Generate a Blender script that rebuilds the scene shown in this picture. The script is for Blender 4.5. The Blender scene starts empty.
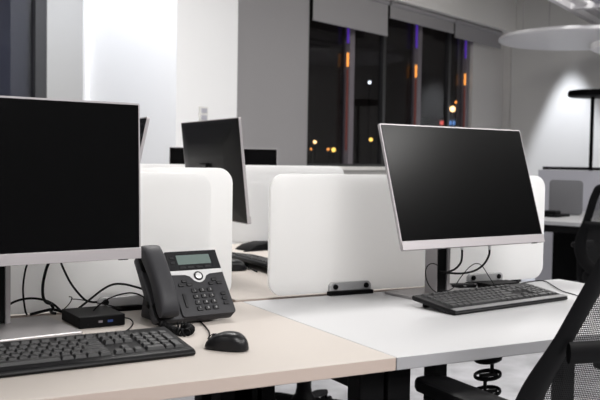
import bpy, bmesh, math, random
from math import sin, cos, radians as R, pi
from mathutils import Vector as V, Matrix, Euler
random.seed(4)
S = bpy.context.scene
COL = S.collection

# ------------------------------------------------------------ camera
F_PX, YAW, PITCH, ROLL = 858.43, .50196, .0463976, .01646
CAM = V((0, 0, 1.108)); DESK = .73
fw = V((sin(YAW)*cos(PITCH), cos(YAW)*cos(PITCH), -sin(PITCH)))
r0 = V((cos(YAW), -sin(YAW), 0)); u0 = r0.cross(fw)
rt = cos(ROLL)*r0 + sin(ROLL)*u0; up = -sin(ROLL)*r0 + cos(ROLL)*u0
cd = bpy.data.cameras.new('camera'); cam = bpy.data.objects.new('camera', cd); COL.objects.link(cam)
m = Matrix((rt, up, -fw)).transposed().to_4x4(); m.translation = CAM; cam.matrix_world = m
cd.sensor_width = 36; cd.lens = F_PX/600*36; cd.clip_start = .05; cd.clip_end = 200
cd.dof.use_dof = True; cd.dof.focus_distance = 1.95; cd.dof.aperture_fstop = 8
S.camera = cam
def ray(px, py): return fw + rt*((px-300)/F_PX) - up*((py-200)/F_PX)
def at(px, py, Y):
    d = ray(px, py); return CAM + d*(Y/d.y)
def onz(px, py, z=DESK):
    d = ray(px, py); return CAM + d*((z-CAM.z)/d.z)
def far(px, py, t): return CAM + ray(px, py)*t
RA = R(21.6)                      # the room is turned against the desks
def room(u, v, z=0): return V((u*cos(RA)-v*sin(RA), u*sin(RA)+v*cos(RA), z))

# ------------------------------------------------------------ materials
def mat(name, col, rough=.5, metal=0, spec=.5, bump=0, bscale=200, var=0, vscale=8, emit=None, estr=1, coat=0, trans=0):
    m = bpy.data.materials.new(name); m.use_nodes = True; nt = m.node_tree; b = nt.nodes['Principled BSDF']
    b.inputs['Base Color'].default_value = (*col, 1); b.inputs['Roughness'].default_value = rough
    b.inputs['Metallic'].default_value = metal; b.inputs['Specular IOR Level'].default_value = spec
    b.inputs['Coat Weight'].default_value = coat
    tc = nt.nodes.new('ShaderNodeTexCoord')
    if var:
        n = nt.nodes.new('ShaderNodeTexNoise'); n.inputs['Scale'].default_value = vscale; n.inputs['Detail'].default_value = 5
        r = nt.nodes.new('ShaderNodeValToRGB'); r.color_ramp.elements[0].position = .3; r.color_ramp.elements[1].position = .7
        r.color_ramp.elements[0].color = (*[max(0, c*(1-var)) for c in col], 1); r.color_ramp.elements[1].color = (*[min(1, c*(1+var)) for c in col], 1)
        nt.links.new(tc.outputs['Object'], n.inputs['Vector']); nt.links.new(n.outputs['Fac'], r.inputs['Fac']); nt.links.new(r.outputs['Color'], b.inputs['Base Color'])
    if bump:
        n = nt.nodes.new('ShaderNodeTexNoise'); n.inputs['Scale'].default_value = bscale; n.inputs['Detail'].default_value = 3
        bp = nt.nodes.new('ShaderNodeBump'); bp.inputs['Strength'].default_value = bump; bp.inputs['Distance'].default_value = .002
        nt.links.new(tc.outputs['Object'], n.inputs['Vector']); nt.links.new(n.outputs['Fac'], bp.inputs['Height']); nt.links.new(bp.outputs['Normal'], b.inputs['Normal'])
    if emit:
        b.inputs['Emission Color'].default_value = (*emit, 1); b.inputs['Emission Strength'].default_value = estr
    if trans:
        out = nt.nodes['Material Output']; t = nt.nodes.new('ShaderNodeBsdfTranslucent'); t.inputs['Color'].default_value = (*col, 1)
        mx = nt.nodes.new('ShaderNodeMixShader'); mx.inputs[0].default_value = trans
        nt.links.new(b.outputs[0], mx.inputs[1]); nt.links.new(t.outputs[0], mx.inputs[2]); nt.links.new(mx.outputs[0], out.inputs['Surface'])
    return m
def see_through(m, fac):          # open weave: part of the light passes straight
    nt = m.node_tree; out = nt.nodes['Material Output']; src = out.inputs['Surface'].links[0].from_socket
    t = nt.nodes.new('ShaderNodeBsdfTransparent'); mx = nt.nodes.new('ShaderNodeMixShader')
    if isinstance(fac, float): mx.inputs[0].default_value = fac
    else: nt.links.new(fac(nt), mx.inputs[0])
    nt.links.new(src, mx.inputs[1]); nt.links.new(t.outputs[0], mx.inputs[2]); nt.links.new(mx.outputs[0], out.inputs['Surface'])
    return m
def weave(nt):
    tc = nt.nodes.new('ShaderNodeTexCoord'); sp = nt.nodes.new('ShaderNodeSeparateXYZ'); nt.links.new(tc.outputs['Object'], sp.inputs[0])
    def mth(op, a, b=None):
        n = nt.nodes.new('ShaderNodeMath'); n.operation = op
        for i, q in enumerate((a, b)):
            if q is None: continue
            if isinstance(q, (int, float)): n.inputs[i].default_value = q
            else: nt.links.new(q, n.inputs[i])
        return n.outputs[0]
    k = 2*pi/.0078
    a = mth('SINE', mth('MULTIPLY', mth('ADD', sp.outputs[0], sp.outputs[2]), k)); b = mth('SINE', mth('MULTIPLY', mth('SUBTRACT', sp.outputs[0], sp.outputs[2]), k))
    return mth('GREATER_THAN', mth('MULTIPLY', a, b), .20)
M = dict(
 cream=mat('cream_laminate', (.455,.415,.383), .5, spec=.25, bump=.05, bscale=400),
 cream_edge=mat('cream_edge_band', (.42,.345,.305), .5, bump=.05),
 white=mat('white_laminate', (.475,.475,.485), .45, spec=.3, bump=.04, bscale=400),
 grey_edge=mat('grey_edge_band', (.30,.30,.315), .5),
 panel=mat('white_acrylic', (.92,.92,.92), .5, trans=.60),
 silver=mat('silver_plastic', (.43,.405,.42), .38, .35),
 silver_dark=mat('brushed_base', (.36,.345,.35), .35, .6, bump=.05, bscale=500),
 screen=mat('screen_glass', (.0012,.0012,.0014), .22, spec=.115),
 back=mat('monitor_back', (.006,.006,.006), .38, spec=.22),
 black=mat('black_plastic', (.004,.004,.0045), .5, spec=.08),
 blackm=mat('black_powder_coat', (.003,.003,.0033), .6, spec=.06),
 key=mat('keycap_plastic', (.022,.0222,.0235), .4, spec=.36),
 kbody=mat('keyboard_plastic', (.006,.006,.0068), .42, spec=.14),
 kglint=mat('front_edge_glint', (.13,.13,.135), .3, spec=.6),  # lighter grey imitates the reflection on the keyboard's front edge
 column=mat('column_grey', (.34,.325,.335), .4, .35),
 cable=mat('cable_rubber', (.004,.004,.0045), .5, spec=.1),
 phone=mat('phone_plastic', (.030,.030,.034), .5, spec=.25, bump=.1, bscale=900),
 phone_bezel=mat('phone_bezel', (.012,.012,.014), .25),
 phone_key=mat('phone_key', (.012,.012,.014), .45, spec=.3),
 lcd=mat('lcd', (.13,.17,.16), .25),
 ink=mat('white_ink', (.42,.42,.43), .5),
 bright=mat('bright_silver', (.70,.70,.71), .3, .3),
 usb=mat('blue_port', (.015,.04,.16), .4),
 chrome=mat('steel', (.55,.55,.56), .25, .9),
 bracket=mat('bracket_grey', (.45,.45,.46), .4, .4),
 fabric=mat('seat_fabric', (.006,.006,.0065), .9, spec=.1, bump=.4, bscale=700),
 mesh=see_through(mat('back_mesh', (.02,.02,.021), .8, spec=.1), weave),
 wall=mat('white_paint', (.84,.84,.845), .7, bump=.06, bscale=150),
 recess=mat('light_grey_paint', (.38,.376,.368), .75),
 wall_dark=mat('dark_paint', (.16,.16,.165), .8),
 wall_grey=mat('grey_paint', (.62,.60,.58), .75, bump=.06, bscale=150),
 wall_warm=mat('warm_grey_paint', (.68,.67,.65), .75, bump=.06, bscale=150),
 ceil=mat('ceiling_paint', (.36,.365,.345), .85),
 beam=mat('bulkhead_paint', (.88,.86,.83), .8),
 floor=mat('carpet', (.40,.40,.42), .9, bump=.5, bscale=300, var=.25, vscale=5),
 frame=mat('dark_window_frame', (.045,.045,.047), .4, .3),
 mullion=mat('mullion', (.19,.17,.19), .5, .2),
 blind=see_through(mat('roller_blind_fabric', (.33,.32,.325), .85, bump=.1, bscale=500), .06),
 blindo=mat('rolled_blind_fabric', (.31,.30,.31), .85, bump=.1, bscale=500),
 disc=mat('lamp_disc_white', (.93,.92,.94), .5),
 diffuser=mat('lamp_diffuser', (.9,.9,.9), .5, emit=(1,.97,.93), estr=4),
 part=mat('partition_grey', (.42,.42,.47), .7),
 dscreen=mat('grey_desk_screen', (.13,.13,.14), .7),
 night=mat('night_ground', (.01,.01,.012), .9),
 amber=mat('amber_glow', (.1,.05,.02), .5, emit=(1,.36,.07), estr=3),
 yellow=mat('yellow_glow', (.1,.08,.02), .5, emit=(1,.62,.12), estr=3.5),
 warm=mat('warm_glow', (.1,.08,.05), .5, emit=(1,.60,.25), estr=6),
 cold=mat('cold_glow', (.1,.1,.1), .5, emit=(.85,.92,1), estr=5),
 signb=mat('sign_blue', (.05,.1,.3), .5, emit=(.2,.45,1), estr=1.2),
 signr=mat('sign_red', (.3,.05,.05), .5, emit=(1,.15,.12), estr=1.2),
 purple=mat('purple_reflection', (.05,.02,.2), .5, emit=(.17,.05,.8), estr=.3),  # emission here and below imitates reflections on the window posts
 orange=mat('orange_reflection', (.3,.12,.02), .5, emit=(1,.36,.07), estr=1.3),
 redline=mat('dim_red_reflection', (.1,.03,.03), .5, emit=(.5,.12,.08), estr=.12),
 building=mat('night_building', (.02,.02,.022), .9),
)
g = bpy.data.materials.new('window_glass'); g.use_nodes = True; nt = g.node_tree; nt.nodes.remove(nt.nodes['Principled BSDF'])
a_ = nt.nodes.new('ShaderNodeBsdfTransparent'); a_.inputs[0].default_value = (.8,.8,.82,1); b_ = nt.nodes.new('ShaderNodeBsdfGlossy'); b_.inputs['Roughness'].default_value = .03
mx = nt.nodes.new('ShaderNodeMixShader')
mx.inputs[0].default_value = .035; nt.links.new(a_.outputs[0], mx.inputs[1]); nt.links.new(b_.outputs[0], mx.inputs[2]); nt.links.new(mx.outputs[0], nt.nodes['Material Output'].inputs[0])
M['glass'] = g

# ------------------------------------------------------------ mesh helpers
def link(name, bm, material, parent=None, loc=(0,0,0), rot=(0,0,0), smooth=False):
    me = bpy.data.meshes.new(name); bmesh.ops.recalc_face_normals(bm, faces=bm.faces); bm.to_mesh(me); bm.free()
    for mm in (material if isinstance(material, (list, tuple)) else [material]): me.materials.append(M[mm] if isinstance(mm, str) else mm)
    if smooth:
        for p in me.polygons: p.use_smooth = True
        try: me.set_sharp_from_angle(angle=R(38))
        except Exception: pass
    o = bpy.data.objects.new(name, me); COL.objects.link(o); o.parent = parent; o.location = loc; o.rotation_euler = rot
    return o
def tag(o, label=None, cat=None, group=None, kind=None):
    if label: o['label'] = label
    if cat: o['category'] = cat
    if group: o['group'] = group
    if kind: o['kind'] = kind
    return o
def thing(name, label, cat, loc=(0,0,0), rz=0, group=None):
    o = bpy.data.objects.new(name, None); COL.objects.link(o); o.empty_display_size = .05
    o.location = loc; o.rotation_euler = (0,0,rz); return tag(o, label, cat, group)
def copy_tree(o, parent=None):
    c = o.copy(); COL.objects.link(c); c.parent = parent
    for ch in [q for q in bpy.data.objects if q.parent == o]: copy_tree(ch, c)
    return c
def box(bm, x0, x1, y0, y1, z0, z1, bev=0, seg=2, T=None):
    n = bmesh.new(); bmesh.ops.create_cube(n, size=1)
    for v in n.verts: v.co = V(((x0+x1)/2+v.co.x*(x1-x0), (y0+y1)/2+v.co.y*(y1-y0), (z0+z1)/2+v.co.z*(z1-z0)))
    if bev: bmesh.ops.bevel(n, geom=n.edges[:], offset=bev, segments=seg, profile=.5, affect='EDGES')
    if T: n.transform(T)
    add(bm, n)
def add(bm, n):
    me = bpy.data.meshes.new('tmp'); n.to_mesh(me); n.free(); bm.from_mesh(me); bpy.data.meshes.remove(me)
def B(*a, **k):
    bm = bmesh.new(); box(bm, *a, **k); return bm
def prism(pts, y0, y1, bev=0, axis='y'):      # outline in xz (axis y) / xy (axis z) / yz (axis x), extruded
    n = bmesh.new(); k = len(pts)
    f = {'y': lambda p, t: (p[0], t, p[1]), 'z': lambda p, t: (p[0], p[1], t), 'x': lambda p, t: (t, p[0], p[1])}[axis]
    a = [n.verts.new(f(p, y0)) for p in pts]; b = [n.verts.new(f(p, y1)) for p in pts]
    n.faces.new(a); n.faces.new(b[::-1])
    for i in range(k): n.faces.new((a[i], b[i], b[(i+1)%k], a[(i+1)%k]))
    bmesh.ops.recalc_face_normals(n, faces=n.faces)
    if bev: bmesh.ops.bevel(n, geom=[e for e in n.edges if e.calc_face_angle(0) > .6], offset=bev, segments=2, profile=.5, affect='EDGES')
    return n
def rrect(x0, x1, y0, y1, r, seg=8):
    out = []
    for cx, cy, a0 in ((x1-r,y1-r,0),(x0+r,y1-r,90),(x0+r,y0+r,180),(x1-r,y0+r,270)):
        for i in range(seg+1): a = R(a0+90*i/seg); out.append((cx+r*cos(a), cy+r*sin(a)))
    return out
def spline(pts, n=8, closed=False):
    pts = [V(p) for p in pts]; k = len(pts); out = []
    for i in range(k if closed else k-1):
        p0 = pts[(i-1)%k] if closed or i > 0 else pts[0]*2-pts[1]; p1 = pts[i]; p2 = pts[(i+1)%k]
        p3 = pts[(i+2)%k] if closed or i+2 < k else pts[-1]*2-pts[-2]
        for j in range(n):
            t = j/n; out.append(.5*((2*p1)+(p2-p0)*t+(2*p0-5*p1+4*p2-p3)*t*t+(3*p1-p0-3*p2+p3)*t**3))
    if not closed: out.append(pts[-1])
    return out
def tube(bm, pts, rad, seg=8, closed=False, flat=None, upv=None, cap=True):
    k = len(pts); rings = []; nrm = None
    for i, p in enumerate(pts):
        a = pts[(i-1)%k] if (closed or i > 0) else p; b = pts[(i+1)%k] if (closed or i < k-1) else p
        t = (b-a).normalized()
        if upv is not None: nrm = (V(upv)-t*V(upv).dot(t)).normalized()
        elif nrm is None:
            nrm = t.orthogonal().normalized()
        else: nrm = (nrm-t*nrm.dot(t)).normalized()
        bi = t.cross(nrm); r = rad(i/(k-1)) if callable(rad) else rad
        ra, rb = (r*(flat[0]), r*flat[1]) if flat else (r, r)
        rings.append([bm.verts.new(p+nrm*ra*cos(2*pi*j/seg)+bi*rb*sin(2*pi*j/seg)) for j in range(seg)])
    for i in range(k if closed else k-1):
        A, Bq = rings[i], rings[(i+1)%k]
        for j in range(seg): bm.faces.new((A[j], A[(j+1)%seg], Bq[(j+1)%seg], Bq[j]))
    if cap and not closed: bm.faces.new(rings[0][::-1]); bm.faces.new(rings[-1])
def lathe(bm, prof, seg=32, c=(0,0,0), T=None):
    n = bmesh.new(); rings = []
    for r, z in prof:
        if r < 1e-6: rings.append([n.verts.new((c[0],c[1],c[2]+z))])
        else: rings.append([n.verts.new((c[0]+r*cos(2*pi*j/seg), c[1]+r*sin(2*pi*j/seg), c[2]+z)) for j in range(seg)])
    for A, Bq in zip(rings, rings[1:]):
        for j in range(seg):
            q = [A[j%len(A)], A[(j+1)%len(A)], Bq[(j+1)%len(Bq)], Bq[j%len(Bq)]]
            q2 = []
            for v in q:
                if v not in q2: q2.append(v)
            if len(q2) > 2: n.faces.new(q2)
    if T: n.transform(T)
    add(bm, n)
def cable(name, pts, rad, label=None, cat='cable', parent=None, material='cable', n=10, group=None):
    bm = bmesh.new(); tube(bm, spline(pts, n), rad, 8)
    o = link(name, bm, material, parent, smooth=True)
    if label: tag(o, label, cat, group)
    return o

# ------------------------------------------------------------ the room
def rbox(name, u0_, u1_, v0_, v1_, z0, z1, material, parent=None, kind='structure', bev=0):
    o = link(name, B(u0_, u1_, v0_, v1_, z0, z1, bev=bev), material, parent)
    if parent is None:
        o.rotation_euler = (0,0,RA)
        if kind: o['kind'] = kind
    return o
WV = 4.44                        # window wall (its inner face, room coordinates)
CH = 3.1
rbox('floor', -4, 9.0, -4, 5.3, -.1, 0, 'floor')
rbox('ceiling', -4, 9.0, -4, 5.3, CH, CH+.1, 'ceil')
rbox('wall_back', -4, 9.0, -4.1, -4, 0, CH, 'wall_dark')
rbox('wall_left', -4.1, -4, -4, 5.3, 0, CH, 'wall')
rbox('wall_right', 8.9, 9.0, -4, 4.6, 0, CH, 'wall_warm')
# recess wall with the dark window, column, window wall
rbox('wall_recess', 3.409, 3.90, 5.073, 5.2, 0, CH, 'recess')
rbox('wall_recess_far', -4, .6, 5.073, 5.2, 0, CH, 'wall')
rbox('trim_1', 3.70, 3.742, 5.045, 5.075, 0, CH, 'wall')
rbox('wall_column', 3.746, 4.308, 4.15, 5.2, 0, CH, 'wall')
rbox('wall_front_low', 4.308, 8.15, WV, WV+.16, 0, 1.03, 'wall_warm')
rbox('wall_front_top', 4.308, 8.9, WV+.02, WV+.16, 2.62, CH, 'beam')
rbox('wall_front_pier', 8.15, 8.9, WV-.02, WV+.16, 0, 2.62, 'wall_grey')
rbox('trim_2', 4.308, 8.9, WV-.14, WV+.02, 2.556, CH, 'beam')
rbox('trim_3', 8.86, 8.90, WV-.10, WV-.02, 0, 2.6, 'wall_grey')
rbox('trim_4', 4.308, 8.15, WV-.05, WV+.04, 1.03, 1.06, 'beam')   # sill
def window(name, u0_, u1_, z0, z1, v, fm, mull=(), fw_=.05, mfw=.07, depth=.1):
    w = bpy.data.objects.new(name, None); COL.objects.link(w); w.rotation_euler = (0,0,RA); w['kind'] = 'structure'
    fb = bmesh.new()
    for a in ((u0_, u0_+fw_, z0, z1), (u1_-fw_, u1_, z0, z1), (u0_+fw_, u1_-fw_, z0, z0+fw_), (u0_+fw_, u1_-fw_, z1-fw_, z1)):
        box(fb, a[0], a[1], v, v+depth, a[2], a[3])
    link('window_frame', fb, fm, w)
    for mu in mull:
        link('mullion', B(mu-mfw/2, mu+mfw/2, v-.02, v+depth, z0+fw_, z1-fw_), 'mullion', w)
    link('pane', B(u0_+fw_*.5, u1_-fw_*.5, v+depth*.5, v+depth*.5+.008, z0+.02, z1-.02), 'glass', w)
    return w
window('window_1', .6, 3.409, .05, CH-.02, 5.08, 'frame', (), .085, depth=.05)
link('pane_backing', B(.72, 3.39, 5.22, 5.24, 0, CH), mat('blind_night_blue', (.055,.060,.085), .6), None, rot=(0,0,RA))['kind'] = 'structure'
bpy.data.objects['pane_backing'].name = 'wall_behind_glass'
# three-bay window behind the blinds: u of mullions measured on the wall
window('window_2', 4.33, 5.46, 1.06, 2.62, WV+.03, 'frame', (), .022, depth=.045)
window('window_3', 5.46, 6.58, 1.06, 2.62, WV+.03, 'frame', (6.05,), .022, depth=.045)
window('window_4', 6.58, 7.76, 1.06, 2.62, WV+.03, 'frame', (7.15,), .022, depth=.045)
window('window_5', 7.76, 8.15, 1.06, 2.62, WV+.03, 'frame', (8.10,), .022, depth=.045)

def blind(u0_, u1_, zb, label, material='blind', zt=2.554):
    b = thing('roller_blind', label, 'blind', (0,0,0), RA, 'roller blinds on the window wall')
    link('fabric', B(u0_, u1_, WV-.075, WV-.071, zb+.02, zt), material, b)
    link('bottom_bar', B(u0_, u1_, WV-.081, WV-.065, zb, zb+.022, bev=.003), 'blindo', b)
    link('roller', prism([(WV-.073+.022*cos(i*pi/8), zt-.026+.022*sin(i*pi/8)) for i in range(16)], u0_, u1_, axis='x'), 'blindo', b)
    return b
blind(4.26, 5.345, .98, 'wide grey roller blind pulled down beside the white column')
blind(5.397, 6.46, 2.23, 'short grey roller blind hanging lowest over the night window, left of the others')
blind(6.50, 7.64, 2.398, 'middle short grey roller blind high over the night window')
blind(7.67, 8.67, 2.363, 'short grey roller blind at the right end, overlapping the grey pier', 'blindo')

# wall switch on the column
o = thing('wall_switch', 'small grey switch plate on the white column', 'switch', (0,0,0), RA)
link('plate', B(3.945, 4.020, 4.138, 4.15, 1.352, 1.452, bev=.003), 'wall_warm', o)
link('rocker', B(3.958, 4.007, 4.132, 4.14, 1.41, 1.44, bev=.002), 'part', o)
link('rocker', B(3.958, 4.007, 4.132, 4.14, 1.365, 1.395, bev=.002), 'part', o)

# ---- night outside
gl = link('ground_outside', B(-60, 80, 5.8, 120, -9.1, -9), 'night'); gl.rotation_euler = (0,0,RA); gl['kind'] = 'structure'
LT = [27]
def street_lamp(px, py, r, glow, label):
    LT[0] += 1.5; t = LT[0]; r *= t/30
    p = far(px, py, t)
    o = thing('street_lamp', label, 'street light', (p.x, p.y, -9), 0, 'lights in the night outside')
    bm = bmesh.new(); lathe(bm, [(0,-r),(r*.7,-r*.7),(r,0),(r*.7,r*.7),(0,r)], 12, (0,0,p.z+9)); link('lantern', bm, glow, o, smooth=True)
    bm = bmesh.new(); lathe(bm, [(.12,0),(.05,.4),(.03,p.z+9-r)], 8); link('pole', bm, 'blackm', o)
street_lamp(315, 142, .055, 'warm', 'pale orange street light at the left edge of the night window')
street_lamp(311, 149, .035, 'amber', 'faint orange street light lowest at the left window edge')
street_lamp(328.3, 149.3, .045, 'amber', 'small amber street light touching a yellow one')
street_lamp(333.6, 149.8, .075, 'yellow', 'yellow street light beside a small amber one')
street_lamp(371, 139.6, .065, 'yellow', 'yellow street light left of the silver monitor corner')
street_lamp(383, 142, .070, 'warm', 'pale orange street light half behind the silver monitor corner')
street_lamp(369.6, 82.5, .05, 'cold', 'white street light high in the middle pane')
street_lamp(452.5, 109, .10, 'warm', 'bright orange street light in the right pane')
street_lamp(456, 102.3, .045, 'amber', 'dim orange street light just above the bright one')
street_lamp(281, 77.5, .085, 'warm', 'orange street light glimmering through the lowered blind')
street_lamp(237.5, 91, .04, 'warm', 'faint orange street light at the edge of the lowered blind')
p0 = far(440, 123.5, 80)
ob = thing('shop_building', 'dark building outside with a small blue and red lit sign', 'building', (p0.x, p0.y, -9), -.67)
link('wall', B(-3, 5, .5, 8, 0, p0.z+9.5), 'building', ob)
link('sign_panel', B(0, .75, .1, .5, p0.z+8.9, p0.z+9.25, bev=.02), 'signr', ob)
link('sign_panel', B(.8, 1.85, .1, .5, p0.z+8.9, p0.z+9.25, bev=.02), 'signb', ob)
# added glowing strips that imitate coloured reflections along the mullions
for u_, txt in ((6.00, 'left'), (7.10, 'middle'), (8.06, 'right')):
    o = thing('mullion_glint', 'slim glowing strip imitating a reflection on the %s window post, violet above and orange below' % txt, 'painted glint', (0,0,0), RA, 'painted glints on the window posts')
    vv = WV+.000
    link('violet_glint', B(u_-.022, u_-.006, vv, vv+.02, 2.12 if u_ < 6.5 else 2.2, 2.40 if u_ < 6.5 else 2.5, bev=.005), 'purple', o)
    link('orange_glint', B(u_-.020, u_-.009, vv, vv+.02, 1.92, 2.04, bev=.005), 'orange', o)
    link('dim_glint', B(u_-.020, u_-.012, vv, vv+.02, 1.2, 1.9, bev=.004), 'redline', o)

# ---- ceiling things
pc = far(578, 41.5, 7.9)
o = thing('disc_pendant', 'large white round disc lamp hanging at the upper right', 'pendant lamp', (pc.x, pc.y, pc.z))
bm = bmesh.new(); lathe(bm, [(0,.0),(.66,.0),(.705,.006),(.715,.014),(.715,.034),(.70,.044),(.66,.046),(0,.046)], 64); link('disc', bm, 'disc', o, smooth=True)
for a in (RA+R(55), RA+R(125)):
    bm = bmesh.new(); tube(bm, [V((.5*cos(a), .5*sin(a), .036)), V((.5*cos(a), .5*sin(a), CH-pc.z))], .004, 6); link('hanging_wire', bm, 'silver', o)
pc2 = far(650, 50, 6.8)
o = thing('disc_pendant', 'second white disc lamp cut off by the right edge of the photo', 'pendant lamp', (pc2.x, pc2.y, pc2.z))
bm = bmesh.new(); lathe(bm, [(0,.0),(.42,.0),(.445,.012),(.45,.03),(.45,.05),(.44,.058),(0,.06)], 64); link('disc', bm, 'disc', o, smooth=True)
bm = bmesh.new(); tube(bm, [V((0,0,.06)), V((0,0,CH-pc2.z))], .006, 6); link('hanging_wire', bm, 'silver', o)
# slatted ceiling raft
a0 = room(6.73, 2.99)
o = thing('ceiling_raft', 'pale slatted ceiling raft at the upper right corner', 'ceiling panel', (a0.x, a0.y, 2.45), RA+R(6.6))
for n_, (x0_, x1_, y0_, y1_) in (('edge_beam', (-.6, 2.0, -.05, 0)), ('edge_beam', (-.6, 2.0, -1.95, -1.90)), ('cross_beam', (.52, .58, -1.90, -.05)), ('cross_beam', (-.6, -.54, -1.90, -.05)), ('cross_beam', (1.5, 1.56, -1.90, -.05))):
    link(n_, B(x0_, x1_, y0_, y1_, 0, .07, bev=.004), 'disc', o)
for k in range(11):
    v_ = -.14-.165*k; link('slat', B(-.54, 2.0, v_-.05, v_+.05, .03, .05, bev=.003), 'part' if k % 2 else 'disc', o)
for u_ in (-.57, .55, 1.53):
    for v_ in (-.03, -1.92):
        link('hanger', B(u_-.008, u_+.008, v_-.008, v_+.008, .07, CH-2.45), 'silver', o)

# LED panels in the ceiling, with their light; some are added fill
def led_panel(u_, v_, power, label, sx=1.2, sy=.3, z=CH, col=(1,.98,.96), rz=0):
    o = thing('led_panel', label, 'ceiling light', (*room(u_, v_)[:2], z-.05), RA+rz, 'ceiling lights above the desks')
    link('housing', B(-sx/2, sx/2, -sy/2, sy/2, .01, .049, bev=.004), 'silver', o)
    link('diffuser', B(-sx/2+.02, sx/2-.02, -sy/2+.02, sy/2-.02, 0, .012), 'diffuser', o)
    l = bpy.data.lights.new('panel_light', 'AREA'); l.shape = 'RECTANGLE'; l.size = sx*.95; l.size_y = sy*.95; l.energy = power; l.color = col
    q = bpy.data.objects.new('panel_light', l); COL.objects.link(q); q.parent = o; q.location = (0,0,-.02)
led_panel(.65, -.7, 66, 'ceiling light nearest above the cream desk', 1.5, .6)
led_panel(1.0, 3.3, 28, 'ceiling light before the dark window', 1.5, .6)
led_panel(2.7, 2.5, 52, 'ceiling light before the white column', 1.5, .5)
led_panel(-1.8, 1.6, 12, 'ceiling light at the left side of the room', 1.5, .6)
led_panel(.9, -2.2, 90, 'ceiling light behind the viewer', 1.5, .6)
led_panel(5.2, -.8, 75, 'ceiling light at the right side of the room', 1.5, .5)
led_panel(3.2, -1.9, 85, 'added fill light behind the viewer to the right', 1.5, .6)  # unseen fill, added to brighten the right desk screen
led_panel(6.0, 2.4, 22, 'added fill light before the night windows at the right', 1.2, .3)  # unseen fill, added to brighten the bulkhead
def spot(p, target, power, size, blend, name='spotlight', label=None, rad=.03):
    o = thing(name, label, 'ceiling spotlight', (p[0], p[1], CH), 0, 'ceiling spotlights')
    bm = bmesh.new(); lathe(bm, [(.05,0),(.05,-.02),(.042,-.022),(.038,-.005),(0,-.005)], 24); link('ring', bm, 'silver', o, smooth=True)
    l = bpy.data.lights.new('beam', 'SPOT'); l.energy = power; l.spot_size = R(size); l.spot_blend = blend; l.shadow_soft_size = rad; l.color = (.88,.92,1)
    q = bpy.data.objects.new('beam', l); COL.objects.link(q); q.parent = o; q.location = (0,0,-.03)
    d = V(target)-V((p[0], p[1], CH-.03)); q.rotation_euler = d.to_track_quat('-Z', 'Y').to_euler()
pS = room(8.55, 3.66); spot(pS, room(8.55, 3.64, 0), 470, 40, .45, label='ceiling spotlight washing the wall behind the disc-headed floor lamp')
spot(room(3.05, 4.35), room(3.75, 4.62, 1.5), 110, 85, .8, label='added spotlight brightening the white side of the column')  # unseen lamp added to brighten the column's side face
spot(room(3.55, 3.5), room(3.85, 4.15, 1.0), 1, 70, .9, label='added spotlight before the front of the white column')  # unseen lamp added for the column front, almost off

# ------------------------------------------------------------ desks
def leg_post(parent, x, y, s=.056, d=.05, z1=.70):
    o = link('leg', B(x-s/2, x+s/2, y-d/2, y+d/2, .012, z1, bev=.004), 'blackm', parent)
    bm = bmesh.new(); lathe(bm, [(.02,0),(.02,.006),(.012,.012),(0,.013)], 16, (x, y, 0)); link('foot', bm, 'black', o)
def desk(name, label, x0, x1, y0, y1, top, edge, group='workstation desks', legs=True, loc=None, rz=0, floor_gap=0):
    cx, cy = (x0+x1)/2, (y0+y1)/2
    d = thing(name, label, 'desk', loc or (cx, cy, 0), rz, group); hx, hy = (x1-x0)/2, (y1-y0)/2
    bm = B(-hx, hx, -hy, hy, .704, DESK, bev=.0012, seg=1)
    o = link('desktop', bm, [top, edge], d)
    for p in o.data.polygons:
        if p.normal.z < .5: p.material_index = 1
    for sx in (-1, 1):
        for sy in (-1, 1):
            leg_post(d, sx*(hx-.031), sy*(hy-.058))
    for sx in (-1, 1):
        link('side_rail', B(sx*(hx-.031)-.02, sx*(hx-.031)+.02, -hy+.084, hy-.084, .655, .70, bev=.003), 'blackm', d)
    for sy in (1,):
        link('cross_rail', B(-hx+.060, hx-.060, sy*(hy-.058)-.015, sy*(hy-.058)+.015, .66, .70, bev=.003), 'blackm', d)
    return d
desk('desk', 'cream-topped desk in the left foreground carrying the phone', -.24, .959, 1.350, 2.058, 'cream', 'cream_edge')
desk('desk', 'white-topped desk at the right with the tilted monitor', .961, 2.112, 1.350, 2.058, 'white', 'grey_edge')
desk('desk', 'cream desk behind the screens, seen through the gap between them', 0, 1.40, 0, .76, 'cream', 'cream_edge', loc=(1.335, 2.79, 0), rz=pi/2)
desk('desk', 'cream desk hidden behind the left screen carrying a turned monitor', 0, 1.40, 0, .76, 'cream', 'cream_edge', loc=(.565, 2.79, 0), rz=pi/2)

def screen_panel(x0, x1, Y, label, z0=.737, z1=1.070, r=.042):
    d = thing('desk_screen', label, 'desk divider', ((x0+x1)/2, Y, DESK), 0, 'white desk screens')
    hx = (x1-x0)/2
    link('panel', prism(rrect(-hx, hx, z0-DESK, z1-DESK, r, 10), 0, .014, bev=.0015), 'panel', d, smooth=True)
    return d
def clamp(parent, x, w=.138):
    c = link('clamp', prism([(x-w/2,.012),(x+w/2,.011),(x+w/2,.028),(x+w/2-.008,.036),(x-w/2+.008,.036),(x-w/2,.028)], -.012, -.0005, bev=.002), 'bracket', parent)
    link('clamp_foot', B(x-w/2-.003, x+w/2+.003, -.020, -.0005, 0, .011, bev=.001), 'black', c)
    for s in (-1, 1):
        bm = bmesh.new(); lathe(bm, [(.0075,0),(.0075,.004),(.006,.006),(0,.006)], 20, T=Matrix.Translation((x+s*.051, -.012, .024)) @ Matrix.Rotation(R(90), 4, 'X')); link('screw_cap', bm, 'black', c, smooth=True)
P2x = 1.042+.9985/2
s1 = screen_panel(-.20, .868, 2.062, 'white frosted desk screen behind the left monitor and phone')
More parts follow.
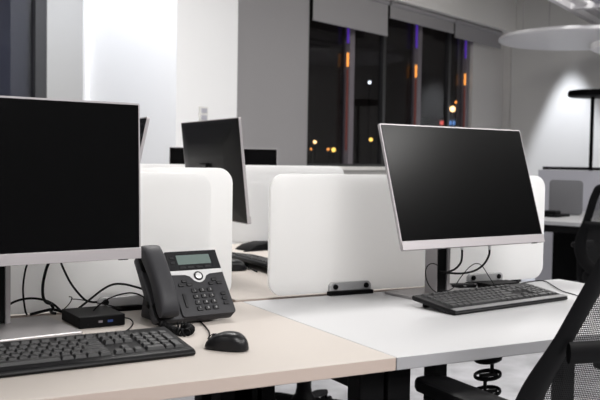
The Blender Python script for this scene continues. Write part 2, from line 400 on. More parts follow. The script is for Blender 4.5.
screen_panel(-.15, .938, 2.080, 'taller white desk screen edging out close behind the one next to the phone', z1=1.084)
s2 = screen_panel(1.042, 2.0405, 2.062, 'white frosted desk screen behind the tilted right monitor')
clamp(s1, .640-.334); clamp(s2, 1.294-P2x); clamp(s2, 1.790-P2x)
clamp(s1, -.25)
s3 = screen_panel(.24, 2.160, 3.50, 'farthest white desk screen, seen over and between the nearer two', z1=1.082)
clamp(s3, 0)

# ------------------------------------------------------------ monitors
def monitor(label, loc, rz, tilt, pos, cx=0, cy=.15, W=.539, H=.335, group='flat monitors', base=(-.12,.12,.04,.24), col=True):
    """root on the desk; pos = bottom centre of the screen front in root space; cx, cy = centre of the stand column"""
    mo = thing('monitor', label, 'monitor', loc, rz, group)
    T = Matrix.Translation(pos) @ Matrix.Rotation(-tilt, 4, 'X')
    # housing: shallow tapered tub, front open towards -y
    bm = bmesh.new()
    n = prism(rrect(-W/2, W/2, 0, H, .004, 3), .0012, .0095, bev=0); n.transform(T); add(bm, n)
    n = bmesh.new()
    o0 = rrect(-W/2+.003, W/2-.003, .003, H-.003, .004, 3); o1 = rrect(-W/2+.10, W/2-.10, .07, H-.07, .03, 3)
    a = [n.verts.new((p[0], .0095, p[1])) for p in o0]; b = [n.verts.new((p[0], .030, p[1])) for p in o1]
    for i in range(len(a)): n.faces.new((a[i], a[(i+1)%len(a)], b[(i+1)%len(a)], b[i]))
    n.faces.new(b); n.faces.new(a[::-1]); n.transform(T); nb = n
    link('side_frame', bm, 'silver', mo)
    bm = bmesh.new(); add(bm, nb); hs = link('rear_housing', bm, 'back', mo, smooth=True)
    bm = bmesh.new(); lathe(bm, [(.016,0),(.016,.001),(.0148,.001),(.0148,0)], 32, T=T @ Matrix.Translation((0,.0306,H*.34)) @ Matrix.Rotation(R(-90), 4, 'X')); link('round_emblem', bm, 'kbody', hs)
    bm = bmesh.new(); box(bm, -W/2+.004, W/2-.004, -.0008, .0012, .0235, H-.004, T=T); link('display', bm, 'screen', mo)
    bm = bmesh.new(); box(bm, -W/2, W/2, -.0022, .0012, 0, .0235, bev=.0008, T=T); ch = link('chin', bm, 'silver', mo)
    bm = bmesh.new(); box(bm, W/2-.05, W/2-.03, -.0005, .006, -.0018, .0004, T=T); link('power_button', bm, 'black', ch)
    # neck joint and column
    mid = T @ V((cx-pos[0], .034, H*.42)); cm = V((cx, cy-.022, mid.z))
    bm = bmesh.new(); box(bm, cx-.035, cx+.035, -.004, .008, H*.42-.05, H*.42+.05, bev=.003, T=Matrix.Translation((-pos[0]*0,0,0)) @ T @ Matrix.Translation((-pos[0],.034,0)))
    link('mount_plate', bm, 'back', mo)
    bm = bmesh.new(); tube(bm, [mid, cm+V((0,.01,0))], .018, 12); link('tilt_joint', bm, 'black', mo)
    top = mid.z+.005
    bm = bmesh.new()
    box(bm, cx-.031, cx-.027, cy-.024, cy+.024, .008, top, bev=.001); box(bm, cx+.011, cx+.022, cy-.024, cy+.024, .008, top, bev=.001); box(bm, cx-.027, cx+.011, cy-.008, cy+.024, .008, top, bev=.001)
    cl = link('stand_column', bm, 'column', mo)
    link('slide_channel', B(cx-.026, cx+.010, cy-.020, cy-.009, .010, top-.002), 'black', cl)
    link('base_plate', prism(rrect(base[0], base[1], base[2], base[3], .006, 4), .0, .008, bev=.002, axis='z'), 'silver_dark', mo, smooth=False)
    return mo
def to_local(loc, rz, p): 
    d = V(p)-V(loc); return Matrix.Rotation(-rz, 4, 'Z') @ d
LR = (1.53, 1.80, DESK); rr = R(5.9)
monR = monitor('silver-framed black monitor tilted back on the white desk', LR, rr, .307, to_local(LR, rr, (1.5356, 1.7924, .8845)), cx=.012, cy=.150, base=(-.118,.118,.055,.235), H=.339)
LL = (.33, 1.78, DESK); rl = R(7.5)
monL = monitor('large black monitor at the left edge of the photo, on the cream desk', LL, rl, .033, to_local(LL, rl, (.3158, 1.7291, .8932)), cx=.018, cy=.19, base=(-.115,.142,.003,.225), H=.33)
LM = (1.197, 2.66, DESK)
monM = monitor('monitor turned sideways with its black back showing above the left screen', LM, R(88), .108, to_local(LM, R(88), (1.149, 2.6597, .9083)), cx=.0, cy=.155, base=(-.12,.12,.07,.22), H=.33)
LS = (.690, 2.50, DESK)
monS = monitor('monitor mostly hidden, a slanting sliver right of the left monitor', LS, R(-92), .21, (0, 0, .165), cx=0, cy=.14, base=(-.12,.12,.05,.21), H=.33)

# ------------------------------------------------------------ keyboards
U = .0188
def key_layout():
    ks = []                        # (x, y from the front, w, h) in key units
    rows = [
     (0, [1.25,1.25,1.25,6.25,1.25,1.25,1.25,1.25]),
     (1, [2.25]+[1]*10+[2.75]), (2, [1.75]+[1]*11+[2.25]), (3, [1.5]+[1]*12+[1.5]), (4, [1]*13+[2])]
    for r, ws in rows:
        x = 0
        for w_ in ws: ks.append((x, r, w_, 1)); x += w_
    for x in (15.3, 16.3, 17.3): ks.append((x, 0, 1, 1))
    ks.append((16.3, 1, 1, 1))
    for r in (3, 4):
        for x in (15.3, 16.3, 17.3): ks.append((x, r, 1, 1))
    ks += [(18.6,0,2,1),(20.6,0,1,1),(21.6,0,1,2)]
    for x in (18.6,19.6,20.6): ks.append((x,1,1,1)); ks.append((x,2,1,1)); ks.append((x,3,1,1))
    ks.append((21.6,2,1,2))
    for x in (18.6,19.6,20.6,21.6): ks.append((x,4,1,1))
    fx = [0]+[2+i for i in range(4)]+[6.5+i for i in range(4)]+[11+i for i in range(4)]+[15.3,16.3,17.3]
    for x in fx: ks.append((x, 5.3, 1, .85))
    return ks
KEYMESH = {}
def key_mesh(w, h):
    k = (round(w,3), round(h,3))
    if k not in KEYMESH:
        bm = bmesh.new(); bw, bh = w*U/2-.0009, h*U/2-.0009; tw, th = bw-.0022, bh-.0024
        lo = [bm.verts.new((sx*bw, sy*bh, 0)) for sx, sy in ((-1,-1),(1,-1),(1,1),(-1,1))]
        mi = [bm.verts.new((sx*tw, sy*th+.0006, .0062)) for sx, sy in ((-1,-1),(1,-1),(1,1),(-1,1))]
        for i in range(4): bm.faces.new((lo[i], lo[(i+1)%4], mi[(i+1)%4], mi[i]))
        bm.faces.new(mi); bm.faces.new(lo[::-1])
        bmesh.ops.bevel(bm, geom=[e for e in bm.edges if all(v.co.z > .005 for v in e.verts)], offset=.0007, segments=2, profile=.5, affect='EDGES')
        me = bpy.data.meshes.new('key'); bmesh.ops.recalc_face_normals(bm, faces=bm.faces); bm.to_mesh(me); bm.free()
        me.materials.append(M['key']); me.materials.append(M['ink'])
        pass
        KEYMESH[k] = me
    return KEYMESH[k]
def keyboard(label, loc, rz, keys=True, lip=.020, body='kbody', feet=True, slope=R(7.5), group='computer keyboards'):
    kb = thing('keyboard', label, 'keyboard', loc, rz, group)     # origin: middle of the front edge, on the desk
    W, D = .456, .155
    prof = [(0,.004),(.002,.002),(.01,.0),(.02,.0)]
    zt = lambda y: .0135+(y-.004)*math.tan(slope) + (.0 if y > .004 else 0)
    zb = lambda y: max(0, (y-.012)*math.tan(slope))*.95 if feet else .001
    pts = [(.000,.006),(.004,.001),(.012,.0005),(D-.004,zb(D)),(D,zb(D)+.004),(D,zt(D)-.006),(D-.004,zt(D)-.002),(lip,zt(lip)-.001),(.006,.0125)]
    bm = bmesh.new(); n = prism(pts, -W/2, W/2, bev=.0022, axis='x'); add(bm, n)
    link('case', bm, body, kb, smooth=True)
    if feet:
        for s in (-1, 1):
            link('tilt_foot', B(s*(W/2-.035)-.009, s*(W/2-.035)+.009, D-.022, D-.014, 0, zb(D-.018)+.002, bev=.001), 'black', kb)
    x0 = -22.6*U/2
    for (x, y, w_, h_) in key_layout():
        o = bpy.data.objects.new('key', key_mesh(w_, h_)); COL.objects.link(o); o.parent = kb
        yy = lip+.002+(y+h_/2)*U
        o.location = (x0+(x+w_/2)*U, yy, zt(yy)-.0018); o.rotation_euler = (slope, 0, 0)
    return kb
kbR = keyboard('black keyboard on the white desk before the tilted monitor', (1.577, 1.688, DESK), R(8.4), lip=.022, body='kbody')
link('front_glint', B(-.2265, .2265, -.0008, .0185, 0, .0016, bev=.0004, T=Matrix.Translation((0,.001,.0118)) @ Matrix.Rotation(R(7.5), 4, 'X')), 'kglint', kbR)  # added strip, its lighter colour imitates light caught by the front chamfer
kbL = keyboard('black keyboard at the left on the cream desk, beside the mouse', (.386, 1.506, DESK), R(3.6), lip=.020)
kbM = keyboard('black keyboard on the far cream desk, seen between the two white screens', (1.425, 2.70, DESK), R(90), lip=.02)
# ------------------------------------------------------------ desk phone
def desk_phone(loc, rz):
    ph = thing('desk_phone', 'dark grey office desk phone with handset and small screen', 'telephone', loc, rz)
    tilt = .6608; T = Matrix.Translation((0,0,.0165)) @ Matrix.Rotation(-tilt, 4, 'X')
    def P(bm, n): n.transform(T); add(bm, n)
    bm = bmesh.new(); P(bm, prism(rrect(-.103, .103, 0, .1745, .010, 6), .0, .021, bev=.003)); link('body', bm, 'phone', ph, smooth=True)
    bm = bmesh.new()
    P(bm, prism(rrect(-.036, .103, .001, .1745, .008, 6), -.006, .002, bev=.0025)); link('face_plate', bm, 'phone', ph, smooth=True)
    bm = bmesh.new(); n = prism([(.045,.0),(.150,.0),(.150,.010),(.118,.118),(.098,.118),(.040,.03)], -.07, .07, bev=.004, axis='x'); add(bm, n); link('stand', bm, 'phone', ph, smooth=True)
    # cradle cups
    bm = bmesh.new(); P(bm, prism(rrect(-.101, -.052, .126, .172, .01, 5), -.006, .004, bev=.002)); link('earpiece_cradle', bm, 'black', ph, smooth=True)
    bm = bmesh.new(); P(bm, prism(rrect(-.101, -.052, .004, .046, .01, 5), -.005, .004, bev=.002)); link('mouthpiece_cradle', bm, 'black', ph, smooth=True)
    # display bezel, lcd, soft keys, line keys
    bm = bmesh.new(); P(bm, prism([(-.0325,.121),(.100,.121),(.1022,.1735),(-.0335,.1735)], -.0068, -.004, bev=.0008)); bz = link('display_bezel', bm, 'phone_bezel', ph)
    bm = bmesh.new(); P(bm, prism(rrect(-.0085, .0795, .1365, .162, .0015, 3), -.0074, -.0066)); link('lcd', bm, 'lcd', bz)
    for u_ in (.0005, .0225, .0450, .0670):
        bm = bmesh.new(); P(bm, prism(rrect(u_-.0085, u_+.0085, .1255, .1300, .0015, 3), -.0082, -.0066, bev=.0003)); link('soft_key', bm, 'phone_key', ph)
    for v_ in (.142, .156):
        bm = bmesh.new(); P(bm, prism(rrect(-.0255, -.0155, v_-.0028, v_+.0028, .001, 3), -.0082, -.0066, bev=.0003)); link('line_key', bm, 'phone_key', ph)
    # silver strip dipping round the navigation ring
    bm = bmesh.new()
    lo = [(-.0355,.1105),(.002,.1085),(.012,.104),(.0185,.094),(.0265,.0885),(.0335,.087),(.0405,.0885),(.0485,.094),(.055,.104),(.065,.1085),(.1028,.1105)]
    P(bm, prism(lo+[(.1028,.1205),(-.0355,.1205)], -.0072, -.004, bev=.0005)); link('silver_strip', bm, 'bright', ph)
    C0 = T @ Matrix.Translation((.0335, -.0072, .1035)) @ Matrix.Rotation(R(90), 4, 'X')
    bm = bmesh.new(); lathe(bm, [(.0118,0),(.0118,.002),(.0108,.003),(.0082,.003),(.0082,.0)], 32, T=C0); link('navigation_ring', bm, 'phone_key', ph, smooth=True)
    bm = bmesh.new(); lathe(bm, [(.0078,0),(.0078,.0026),(.006,.0034),(0,.0036)], 32, T=C0); link('select_button', bm, 'bright', ph, smooth=True)
    def key(name, u_, v_, w_=.0125, h_=.0095, ink=True):
        bm = bmesh.new(); P(bm, prism(rrect(u_-w_/2, u_+w_/2, v_-h_/2, v_+h_/2, .0022, 4), -.0095, -.005, bev=.0007)); k = link(name, bm, 'phone_key', ph, smooth=True)
        return k
    def glyph(txt, u_, v_, size, parent):
        c = bpy.data.curves.new('t', 'FONT'); c.body = txt; c.size = size; c.align_x = 'CENTER'; c.align_y = 'CENTER'; c.extrude = .00012
        o = bpy.data.objects.new('t', c); COL.objects.link(o); dg = bpy.context.evaluated_depsgraph_get(); me = bpy.data.meshes.new_from_object(o.evaluated_get(dg))
        bpy.data.objects.remove(o); n = bmesh.new(); n.from_mesh(me); n.transform(T @ Matrix.Translation((u_, -.00965, v_)) @ Matrix.Rotation(R(90), 4, 'X'))
        link('digit_print', n, 'ink', parent)
    for i, ch_ in enumerate('123456789*0#'):
        c_, r_ = i % 3, i//3; k = key('dial_key', .0118+.0205*c_, .0655-.0157*r_, .0150, .0105); glyph(ch_, .0118+.0205*c_, .0655-.0157*r_, .0075, k)
    for u_, v_ in ((-.0068,.0925),(-.0175,.0825),(.0040,.0825),(.0715,.0925),(.0610,.0825),(.0830,.0825)): key('function_key', u_, v_, .0140, .0085)
    for v_ in (.0525,.0400,.0275): key('side_key', .0835, v_, .0135, .0085)
    key('volume_bar', -.0185, .042, .0075, .036)
    # handset
    bm = bmesh.new()
    n = bmesh.new(); Wd = .0235
    outer = [(-.004,.020),(.000,.038),(.022,.049),(.05,.052),(.09,.053),(.13,.051),(.160,.046),(.178,.037),(.184,.022)]
    inner = [(.180,.008),(.150,.007),(.132,.024),(.09,.028),(.05,.026),(.044,.022),(.030,.008),(.002,.007)]
    # rings across the width give a softly rounded back
    ws = [(-1,.55),(-.93,.8),(-.7,.95),(-.35,1),(0,1.01),(.35,1),(.7,.95),(.93,.8),(1,.55)]
    rings = []
    cen = V((0,.087,.03))
    for s, k in ws:
        ring = []
        for (v_, d_) in outer+inner:
            c_v = v_; mid_d = .022
            dd = mid_d+(d_-mid_d)*k; vv = .088+(c_v-.088)*(1-(1-k)*.06)
            ring.append(n.verts.new((-.0775+s*Wd, -dd, vv)))
        rings.append(ring)
    K = len(rings[0])
    for A, Bq in zip(rings, rings[1:]):
        for j in range(K): n.faces.new((A[j], A[(j+1)%K], Bq[(j+1)%K], Bq[j]))
    n.faces.new(rings[0]); n.faces.new(rings[-1][::-1]); P(bm, n)
    hs = link('handset', bm, 'phone', ph, smooth=True)
    sub = hs.modifiers.new('round', 'SUBSURF'); sub.levels = 2; sub.render_levels = 2
    return ph, T
PH = (.731, 1.810, DESK); prz = .1118
ph, TP = desk_phone(PH, prz)
# coiled handset cord lying before the phone
def coil(path, r, turns, wire, name, label, cat, parent=None):
    pts = spline(path, 24); L = [0]
    for a, b in zip(pts, pts[1:]): L.append(L[-1]+(b-a).length)
    out = []; N = turns*10
    import bisect
    for i in range(N+1):
        s = L[-1]*i/N; j = min(max(bisect.bisect(L, s)-1, 0), len(pts)-2); f = (s-L[j])/max(1e-9, L[j+1]-L[j]); p = pts[j].lerp(pts[j+1], f); t = (pts[j+1]-pts[j]).normalized()
        a = V((0,0,1)); a = (a-t*a.dot(t)).normalized(); b = t.cross(a); w_ = 2*pi*turns*i/N; out.append(p+a*r*cos(w_)+b*r*sin(w_))
    bm = bmesh.new(); tube(bm, out, wire, 6); o = link(name, bm, 'cable', parent, smooth=True)
    if label: tag(o, label, cat)
    return o
zc = DESK+.0088
path = [onz(151,309,zc+.030), onz(154,316,zc+.014), onz(160,322,zc+.004), onz(168,327,zc+.001), onz(178,331.5,zc), onz(186,332.5,zc), onz(191,329.5,zc), onz(187,326.3,zc), onz(178,325.6,zc)]
coil(path, .0070, 28, .0024, 'coiled_cord', 'black coiled handset cord lying before the desk phone', 'cord')
cable('cord_end', [onz(147,300,DESK+.07), onz(147,305,DESK+.050), onz(151,309,DESK+.039)], .0038, 'short black cord end curling under the phone handset', 'cord')

# ------------------------------------------------------------ mouse
def mouse(label, loc, rz, L=.108, W=.061, H=.036):
    mo = thing('computer_mouse', label, 'mouse', loc, rz, 'computer mice')
    bm = bmesh.new(); nu, nv = 28, 14; rings = []
    for i in range(nv+1):
        e = i/nv                    # 0 = bottom rim, 1 = top
        ph_ = e*pi/2; ring = []
        for j in range(nu):
            a = 2*pi*j/nu; ca, sa = cos(a), sin(a); p = .80
            x = math.copysign(abs(ca)**p, ca)*W/2; y = math.copysign(abs(sa)**p, sa)*L/2
            k = cos(ph_)**.46 if i < nv else 0
            hh = H*(1-.24*((y*k+.010)/(L/2))**2 - .12*max(0, y*k/(L/2)))
            x *= 1-.10*(1-abs(sa))*(1 if e < .3 else .6)
            ring.append(bm.verts.new((x*k*(1+.05*sin(e*pi)), y*k, .002+hh*sin(ph_)**1.0)))
        rings.append(ring)
    for A, Bq in zip(rings, rings[1:]):
        for j in range(nu): bm.faces.new((A[j], A[(j+1)%nu], Bq[(j+1)%nu], Bq[j]))
    bm.faces.new(rings[0][::-1]); bmesh.ops.remove_doubles(bm, verts=bm.verts, dist=.0002)
    link('shell', bm, mat('mouse_plastic', (.006,.006,.007), .35, spec=.3), mo, smooth=True)
    bm = bmesh.new(); lathe(bm, [(0,-.003),(.008,-.003),(.009,-.001),(.009,.001),(.008,.003),(0,.003)], 20, T=Matrix.Translation((0, L*.27, H*.62)) @ Matrix.Rotation(R(90), 4, 'Y')); link('scroll_wheel', bm, 'kbody', mo, smooth=True)
    bm = bmesh.new(); tube(bm, [V((0, L*.31, H*.86)), V((0, L*.40, H*.72)), V((0,L*.46,H*.52))], .0009, 6); link('button_gap', bm, 'blackm', mo)
    return mo
mouse('black computer mouse on the cream desk, right of the keyboard', (.690, 1.550, DESK), R(42), L=.091, W=.053, H=.034)
cable('mouse_cable', [V((.663,1.582,DESK+.008)), onz(209.5,333.5,DESK+.006), onz(206.5,328,DESK+.004), onz(203,324,DESK+.003), onz(199.5,320.5,DESK+.003), onz(198.5,319.2,DESK+.003)], .0017, 'thin black cable of the mouse, running back under the phone')
mouse('dark mouse on the far cream desk, beside the white screen edge', (*onz(230.5,270.5)[:2], DESK), R(80))

# ------------------------------------------------------------ docks and small boxes
def dock(label, loc, rz, w_, d_, h_, ports=True):
    k = thing('docking_station', label, 'docking station', loc, rz)
    link('case', B(-w_/2, w_/2, 0, d_, .001, h_, bev=.0018), 'black', k)
    if ports:
        link('display_port', B(-.013+.004, .0, -.0006, .003, h_*.42, h_*.60), 'mullion', k)
        link('usb_port', B(.012, .024, -.0006, .003, h_*.40, h_*.60), 'usb', k)
        link('audio_port', B(-.034, -.031, -.0006, .003, h_*.3, h_*.42), 'kbody', k)
    return k
dock('small black docking box on the left monitor base with blue port', (.529, 1.865, DESK), R(4), .106, .125, .0265)
pR = onz(500, 288.3)
dock('flat black box lying at the foot of the right white screen', (pR.x+.003, pR.y-.02, DESK), R(5), .125, .055, .018, ports=False)
pA = onz(462, 289)
ad = thing('cable_adapter', 'grey cable adapter beside the flat black box', 'adapter', (pA.x+.02, pA.y+.02, DESK), R(-8)); link('case', B(-.042, .042, -.010, .014, .0, .013, bev=.003), 'kbody', ad); link('plug', B(-.062, -.041, -.005, .007, .003, .011, bev=.001), 'silver', ad)

# ------------------------------------------------------------ cables
G1 = 'black cables under the left monitor'; G2 = 'black cables under the right monitor'
def pc_(Y, *pts): return [at(x, y, Y) for x, y in pts]
cable('cable', pc_(1.99, (28,262),(25,272),(23,290),(25,309),(27,315)), .0022, 'thin black cable dropping under the left monitor, nearest its column', group=G1)
cable('cable', pc_(1.965, (50,260),(46,270),(43,284),(43,296),(46,302),(51,304)) , .0034, 'thick black cable hooking under the left monitor', group=G1)
cable('cable', pc_(1.985, (60,260),(64,270),(72,285),(84,299),(92,302),(97,302)), .0025, 'black cable slanting down to the left screen clamp', group=G1)
cable('cable', pc_(2.01, (-20,322),(0,311),(14,302),(28,298.5),(42,299.5),(53,304),(61,311)), .0027, 'black cable arching low behind the left monitor stand', group=G1)
cable('cable', pc_(2.03, (146,290),(136,287),(124,284.2),(113,284.5),(102,290),(88,301),(74,312)), .0027, 'black cable running from the phone down to the docking box', group=G1)
cable('cable', pc_(2.0, (62,311),(69,304),(72,298),(69,296.5)), .0012, 'thin short cable curling up behind the docking box', group=G1)
cable('cable', pc_(2.005, (71,299),(80,299.6),(92,302),(108,305),(122,309)), .0012, 'thin cable lying across behind the docking box', group=G1)
cable('cable', pc_(1.93, (92,312.5),(98,306),(108,299),(120,294.5),(132,293),(142,296),(149,303)), .0017, 'thin black cable arching from the docking box to the phone', group=G1)
cable('cable', pc_(2.0, (30,314.5),(42,311.5),(52,309.5),(62,311.5),(68,313)), .0034, 'thick black cable lying flat behind the left monitor base', group=G1)
cable('cable', pc_(1.95, (51,304),(53,308),(51,312),(56,313.5)), .0034, 'short black cable end on the left monitor base', group=G1)
cable('cable', [at(124,317.5,1.875), onz(130,319,DESK+.010), onz(133,323,DESK+.003), onz(130,328,DESK+.003), onz(124,332,DESK+.003), onz(118,334,DESK+.003)], .0015, 'thin cable looping from the docking box to the keyboard', group=G1)
def plugged(pts, rad, label, Y):
    o = thing('cable', label, 'cable', pts[0], 0, G2); p0 = V(pts[0])
    bm = bmesh.new(); tube(bm, spline([p-p0 for p in pts], 10), rad, 8); link('wire', bm, 'cable', o, smooth=True)
    bm = bmesh.new(); tube(bm, [V((0,0,.012)), V((0,0,-.006))], .0042, 10); link('plug', bm, 'bright', o, smooth=True)
plugged(pc_(1.90, (462,247.5),(462,256),(460.5,263),(455,269),(447,272),(439,273)), .0030, 'black cable with a silver plug, left of the two under the right monitor', 1.9)
plugged(pc_(1.89, (489.5,247.5),(489,255),(484,264),(475,270.5),(463,273.3),(450,273),(439,271.5)), .0030, 'black cable with a silver plug, right of the two under the right monitor', 1.89)
cable('cable', pc_(1.872, (439,266),(433,263.5),(428,265.5),(425.5,272),(427,281),(431,288),(437,293)), .0013, 'thin cable looping before the right monitor column', group=G2)
cable('cable', pc_(1.90, (440,290),(448,290.5),(454,287),(461,277),(469,267.5),(476,263.5),(482,266),(488,275),(495,286)), .0013, 'thin cable rising in an arch beside the right monitor column', group=G2)
cable('cable', [onz(446,283.5,DESK+.006), onz(453,281.5,DESK+.006), onz(462,283,DESK+.006), onz(476,284,DESK+.012)], .0018, 'grey cable lying at the foot of the right white screen', material='silver', group=G2)
cable('cable', [onz(448,287,DESK+.006), onz(456,285,DESK+.006), onz(466,286,DESK+.008)], .0016, 'short grey cable before the right white screen', material='bracket', group=G2)
cable('cable', [onz(516,284.8,DESK+.004), onz(524,282.6,DESK+.003), onz(533,281.2,DESK+.003), onz(540,280.6,DESK+.003), onz(547,282.0,DESK+.003), onz(556,287.5,DESK+.003), onz(563,291.3,DESK+.003), onz(574,294.5,DESK+.003), onz(590,299.5,DESK+.003)], .0016, 'thin black cable trailing over the white desk to its right edge', group=G2)
cable('cable', [onz(229,261.5,DESK+.003), onz(236,264,DESK+.003), onz(244,268,DESK+.003), onz(250,269.5,DESK+.003)], .0022, 'thin cable before the far keyboard, with a plug')
cable('cable', [onz(236,258.5,DESK+.003), onz(243,263.5,DESK+.003), onz(250,268,DESK+.003), onz(257,271.6,DESK+.004)], .0028, 'thicker cable end lying on the far cream desk')
pk = onz(262, 250.5)
kk = thing('document_pouch', 'dark low pouch standing behind the far keyboard', 'pouch', (pk.x, pk.y, DESK), R(12)); bm = bmesh.new(); add(bm, prism([(-.07,.0),(.10,.0),(.10,.028),(.03,.031),(-.03,.022),(-.06,.008)], 0, .10, bev=.004)); link('pouch_body', bm, 'black', kk, smooth=True)
link('strap', B(-.10, .09, -.012, -.004, .0, .004, bev=.001), 'cable', kk)

# ------------------------------------------------------------ office chairs
def chair(label, loc, rz, recline=15, top=1.0):
    ch = thing('office_chair', label, 'chair', loc, rz, 'black mesh office chairs')   # faces local +y
    # star base
    bm = bmesh.new(); lathe(bm, [(.0,.115),(.048,.112),(.052,.10),(.050,.065),(.03,.06),(0,.06)], 28); lathe(bm, [(.066,.085),(.060,.10),(.036,.135),(.031,.16),(.031,.20),(0,.20)], 28); link('hub', bm, 'black', ch, smooth=True)
    for k in range(5):
        a = R(90+72*k+12); d = V((cos(a), sin(a), 0))
        bm = bmesh.new(); tube(bm, spline([d*.03+V((0,0,.095)), d*.15+V((0,0,.092)), d*.28+V((0,0,.068))], 6), lambda t: .024-.010*t, 8, flat=(1,.75), upv=(0,0,1)); lg = link('leg', bm, 'black', ch, smooth=True)
        c_ = d*.285; bm = bmesh.new()
        for s in (-1, 1): lathe(bm, [(0,-.008),(.023,-.008),(.026,-.004),(.026,.004),(.023,.008),(0,.008)], 18, T=Matrix.Translation((c_.x, c_.y, .027)) @ Matrix.Rotation(a, 4, 'Z') @ Matrix.Rotation(R(90), 4, 'X') @ Matrix.Translation((0,0,s*.014)))
        lathe(bm, [(.006,.03),(.006,.066)], 8, (c_.x, c_.y, 0)); link('caster', bm, 'black', lg, smooth=True)
    bm = bmesh.new(); lathe(bm, [(.025,.19),(.025,.30),(.015,.30),(.015,.40)], 20); link('gas_lift', bm, 'blackm', ch, smooth=True)
    link('tilt_mechanism', B(-.08, .08, -.13, .11, .385, .425, bev=.012), 'black', ch)
    n = prism(rrect(-.245, .245, -.21, .27, .09, 8), .425, .49, bev=.018, axis='z'); bm = bmesh.new(); add(bm, n); link('seat', bm, 'fabric', ch, smooth=True)
    # back: frame tube round a mesh skin
    rc = R(recline)
    def bp(x, h, y=0): return V((x, -.24 - (h-.5)*math.tan(rc) + y + .35*x*x*-0 + .9*x*x*.6, h))
    half = [(.10,.50),(.185,.535),(.228,.61),(.226,.69),(.196,.78),(.163,.88),(.132,.965),(.09,1.005)]
    half = [(x, .5+(h-.5)*(top-.5)/.505) for x, h in half]
    loop = [bp(x, h) for x, h in half]+[bp(-x, h) for x, h in reversed(half)]
    sp_ = spline(loop, 8, closed=True)
    bm = bmesh.new(); hw = lambda t: .011*(1+.6*max(0, min(1, (.80-sp_[min(len(sp_)-1, round(t*(len(sp_)-1)))].z)/.15)))
    tube(bm, sp_, hw, 8, closed=True, flat=(.8, 2.0), upv=(0,1,0)); link('back_frame', bm, 'black', ch, smooth=True)
    rows = []; bm = bmesh.new()
    xs = lambda h: next((x0_+(x1_-x0_)*(h-h0)/(h1-h0) for (x0_,h0),(x1_,h1) in zip(half, half[1:]) if h0 <= h <= h1), .1)
    for i in range(17):
        h = half[0][1]+.005+(half[-1][1]-half[0][1]-.01)*i/16; w_ = xs(h)
        rows.append([bm.verts.new(bp(w_*(j/8-1), h, .004)) for j in range(17)])
    for A, Bq in zip(rows, rows[1:]):
        for j in range(16): bm.faces.new((A[j], A[j+1], Bq[j+1], Bq[j]))
    link('mesh_back', bm, 'mesh', ch, smooth=True)
    bm = bmesh.new(); tube(bm, [bp(-.192+.384*j/10, .775, -.022) for j in range(11)], .010, 8, flat=(.8, 2.0), upv=(0,1,0)); link('lumbar_bar', bm, 'black', ch, smooth=True)
    bm = bmesh.new(); tube(bm, spline([V((0,-.10,.405)), V((0,-.22,.42)), bp(0,.515,-.012)], 6), .022, 10, flat=(.8,1.6), upv=(0,1,0)); link('back_spine', bm, 'black', ch, smooth=True)
    for s in (-1, 1):
        bm = bmesh.new(); tube(bm, spline([V((s*.12,0,.41)), V((s*.25,-.06,.42)), V((s*.262,-.09,.50)), V((s*.252,-.10,.64))], 6), .017, 10, flat=(1,1.5)); am = link('arm', bm, 'black', ch, smooth=True)
        bm = bmesh.new(); add(bm, prism(rrect(s*.25-.042, s*.25+.042, -.25, .03, .035, 8), .635, .662, bev=.008, axis='z')); link('arm_pad', bm, 'black', am, smooth=True)
    return ch
chair('black mesh office chair in the right foreground before the white desk', (1.345, 1.40, 0), R(-2), 16, 1.0)
pf = room(5.05, 1.68)
chair('black mesh office chair far right at the distant desk', (pf.x, pf.y, 0), RA-pi/2+R(8), 16, .985)
chair('black office chair behind the desks, only its base showing below', (1.735, 3.10, 0), R(82), 12, .97)

# ------------------------------------------------------------ cable spine under the white desk
cs = thing('cable_spine', 'black ringed cable guide hanging under the white desk', 'cable guide', (1.622, 1.84, 0), 0)
for k in range(12):
    z = .085+.0475*k
    bm = bmesh.new(); pts = [V((.036*cos(2*pi*j/24), .036*sin(2*pi*j/24), z+.006*cos(2*pi*j/24))) for j in range(24)]
    tube(bm, pts, .0040, 8, closed=True, flat=(1.5,.9), upv=(0,0,1)); vt = link('vertebra', bm, 'black', cs, smooth=True)
    link('link_bar', B(-.004, .004, -.008, .0, z, z+.0475, bev=.001, T=Matrix.Translation((.012 if k % 2 else -.012,0,0))), 'black', vt)
    link('cross_plate', B(-.031, .031, -.009, .001, z-.004, z+.006, bev=.001), 'black', vt)
bm = bmesh.new(); lathe(bm, [(0,0),(.055,0),(.055,.012),(.02,.03),(.012,.09),(0,.09)], 28); link('foot', bm, 'black', cs, smooth=True)
bm = bmesh.new(); lathe(bm, [(0,.7035),(.03,.7035),(.03,.699),(.010,.695),(.012,.64),(0,.64)], 28); link('desk_mount', bm, 'black', cs, smooth=True)
# column leg seen under the cream desk
cl = thing('cable_column', 'square black cable column standing under the cream desk', 'cable column', (.925, 2.01, 0), 0)
link('duct', B(-.060, .058, -.035, .03, .01, .703, bev=.003), 'blackm', cl)
link('base_flange', B(-.08, .08, -.045, .035, 0, .012, bev=.003), 'blackm', cl)

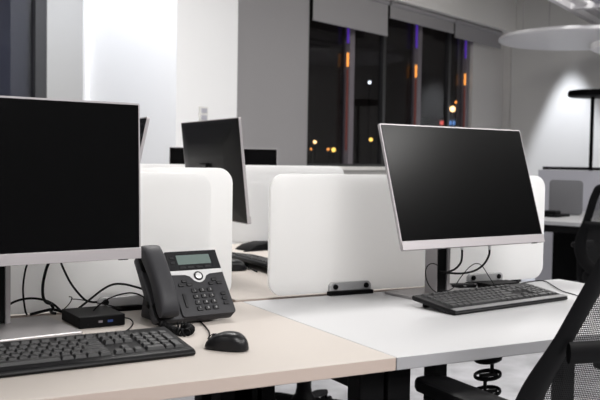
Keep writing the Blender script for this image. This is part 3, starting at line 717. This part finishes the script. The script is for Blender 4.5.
# ------------------------------------------------------------ far right: distant desks, partition, floor lamp
def roomdesk(label, u0_, u1_, v0_, v1_, top, edge):
    c = room((u0_+u1_)/2, (v0_+v1_)/2); d_ = desk('desk', label, -(u1_-u0_)/2, (u1_-u0_)/2, -(v1_-v0_)/2, (v1_-v0_)/2, top, edge, loc=(c.x, c.y, 0), rz=RA)
    hu, hv = (u1_-u0_)/2, (v1_-v0_)/2; link('modesty_panel', B(hu-.06, hu-.045, -hv+.07, hv-.07, .25, .655), 'blackm', d_); return d_
roomdesk('distant white desk at the far right, nearer of two', 5.46, 6.20, 1.1, 2.66, 'white', 'grey_edge')
roomdesk('distant white desk at the far right, beyond the grey screen', 6.24, 7.05, 1.1, 2.66, 'white', 'grey_edge')
c = room(6.22, 2.58)
d = thing('desk_screen', 'grey rounded desk screen standing on the distant desk', 'desk divider', (c.x, c.y, DESK), RA)
link('panel', prism(rrect(-.14, .14, .003, .262, .03, 6), -.01, .01, bev=.002, axis='x').copy() if False else prism(rrect(-.14, .115, .003, .262, .03, 6), -.01, .01, bev=.002, axis='x'), 'dscreen', d, smooth=True)
q = onz(545, 216)
kf = thing('laptop_dock', 'dark low device on the distant desk left of the far chair', 'device', (q.x, q.y, DESK), RA)
link('case', B(-.12, .12, -.14, .14, 0, .018, bev=.004), 'black', kf); link('lid', B(-.10, .0, -.12, .10, .018, .045, bev=.006), 'black', kf)
pt = thing('partition', 'low grey partition with a black top rail before the far wall', 'partition', (*room(7.16, 1.9)[:2], 0), RA)
link('partition_panel', B(-.03, .03, -1.6, 1.30, .01, 1.058), 'part', pt)
link('top_rail', B(-.035, .035, -1.62, 1.26, 1.062, 1.088, bev=.003), 'blackm', pt)
pl = far(593, 91, 8.2)
fl = thing('floor_lamp', 'black floor lamp with a flat disc head against the lit wall', 'floor lamp', (pl.x, pl.y, 0), 0)
bm = bmesh.new(); lathe(bm, [(0,0),(.16,0),(.16,.012),(.03,.02),(0,.02)], 40); link('base', bm, 'blackm', fl, smooth=True)
bm = bmesh.new(); lathe(bm, [(.018,.018),(.018,1.76),(0,1.76)], 20); link('pole', bm, 'blackm', fl, smooth=True)
bm = bmesh.new(); lathe(bm, [(0,1.755),(.215,1.755),(.23,1.765),(.23,1.80),(.22,1.815),(0,1.815)], 48); link('disc_head', bm, 'blackm', fl, smooth=True)
# far monitor seen above the farthest screen
pm = far(223, 175, 4.75)
dm = desk('desk', 'white desk in the background behind the farthest screen', -.7, .7, -.35, .35, 'white', 'grey_edge', loc=(pm.x+.15, pm.y+.1, 0), rz=R(-30))
LF = (pm.x, pm.y, DESK)
monitor('distant monitor whose dark top shows above the farthest white screen', LF, R(-27), .06, (0, 0, .095), cx=0, cy=.15, W=.60, H=.345)

# ------------------------------------------------------------ world and view
wd = bpy.data.worlds.new('World'); S.world = wd; wd.use_nodes = True
wd.node_tree.nodes['Background'].inputs[0].default_value = (.010,.0085,.008,1); wd.node_tree.nodes['Background'].inputs[1].default_value = .5
S.view_settings.view_transform = 'Standard'; S.view_settings.look = 'None'; S.view_settings.exposure = 0; S.view_settings.gamma = 1
S.view_settings.use_curve_mapping = False
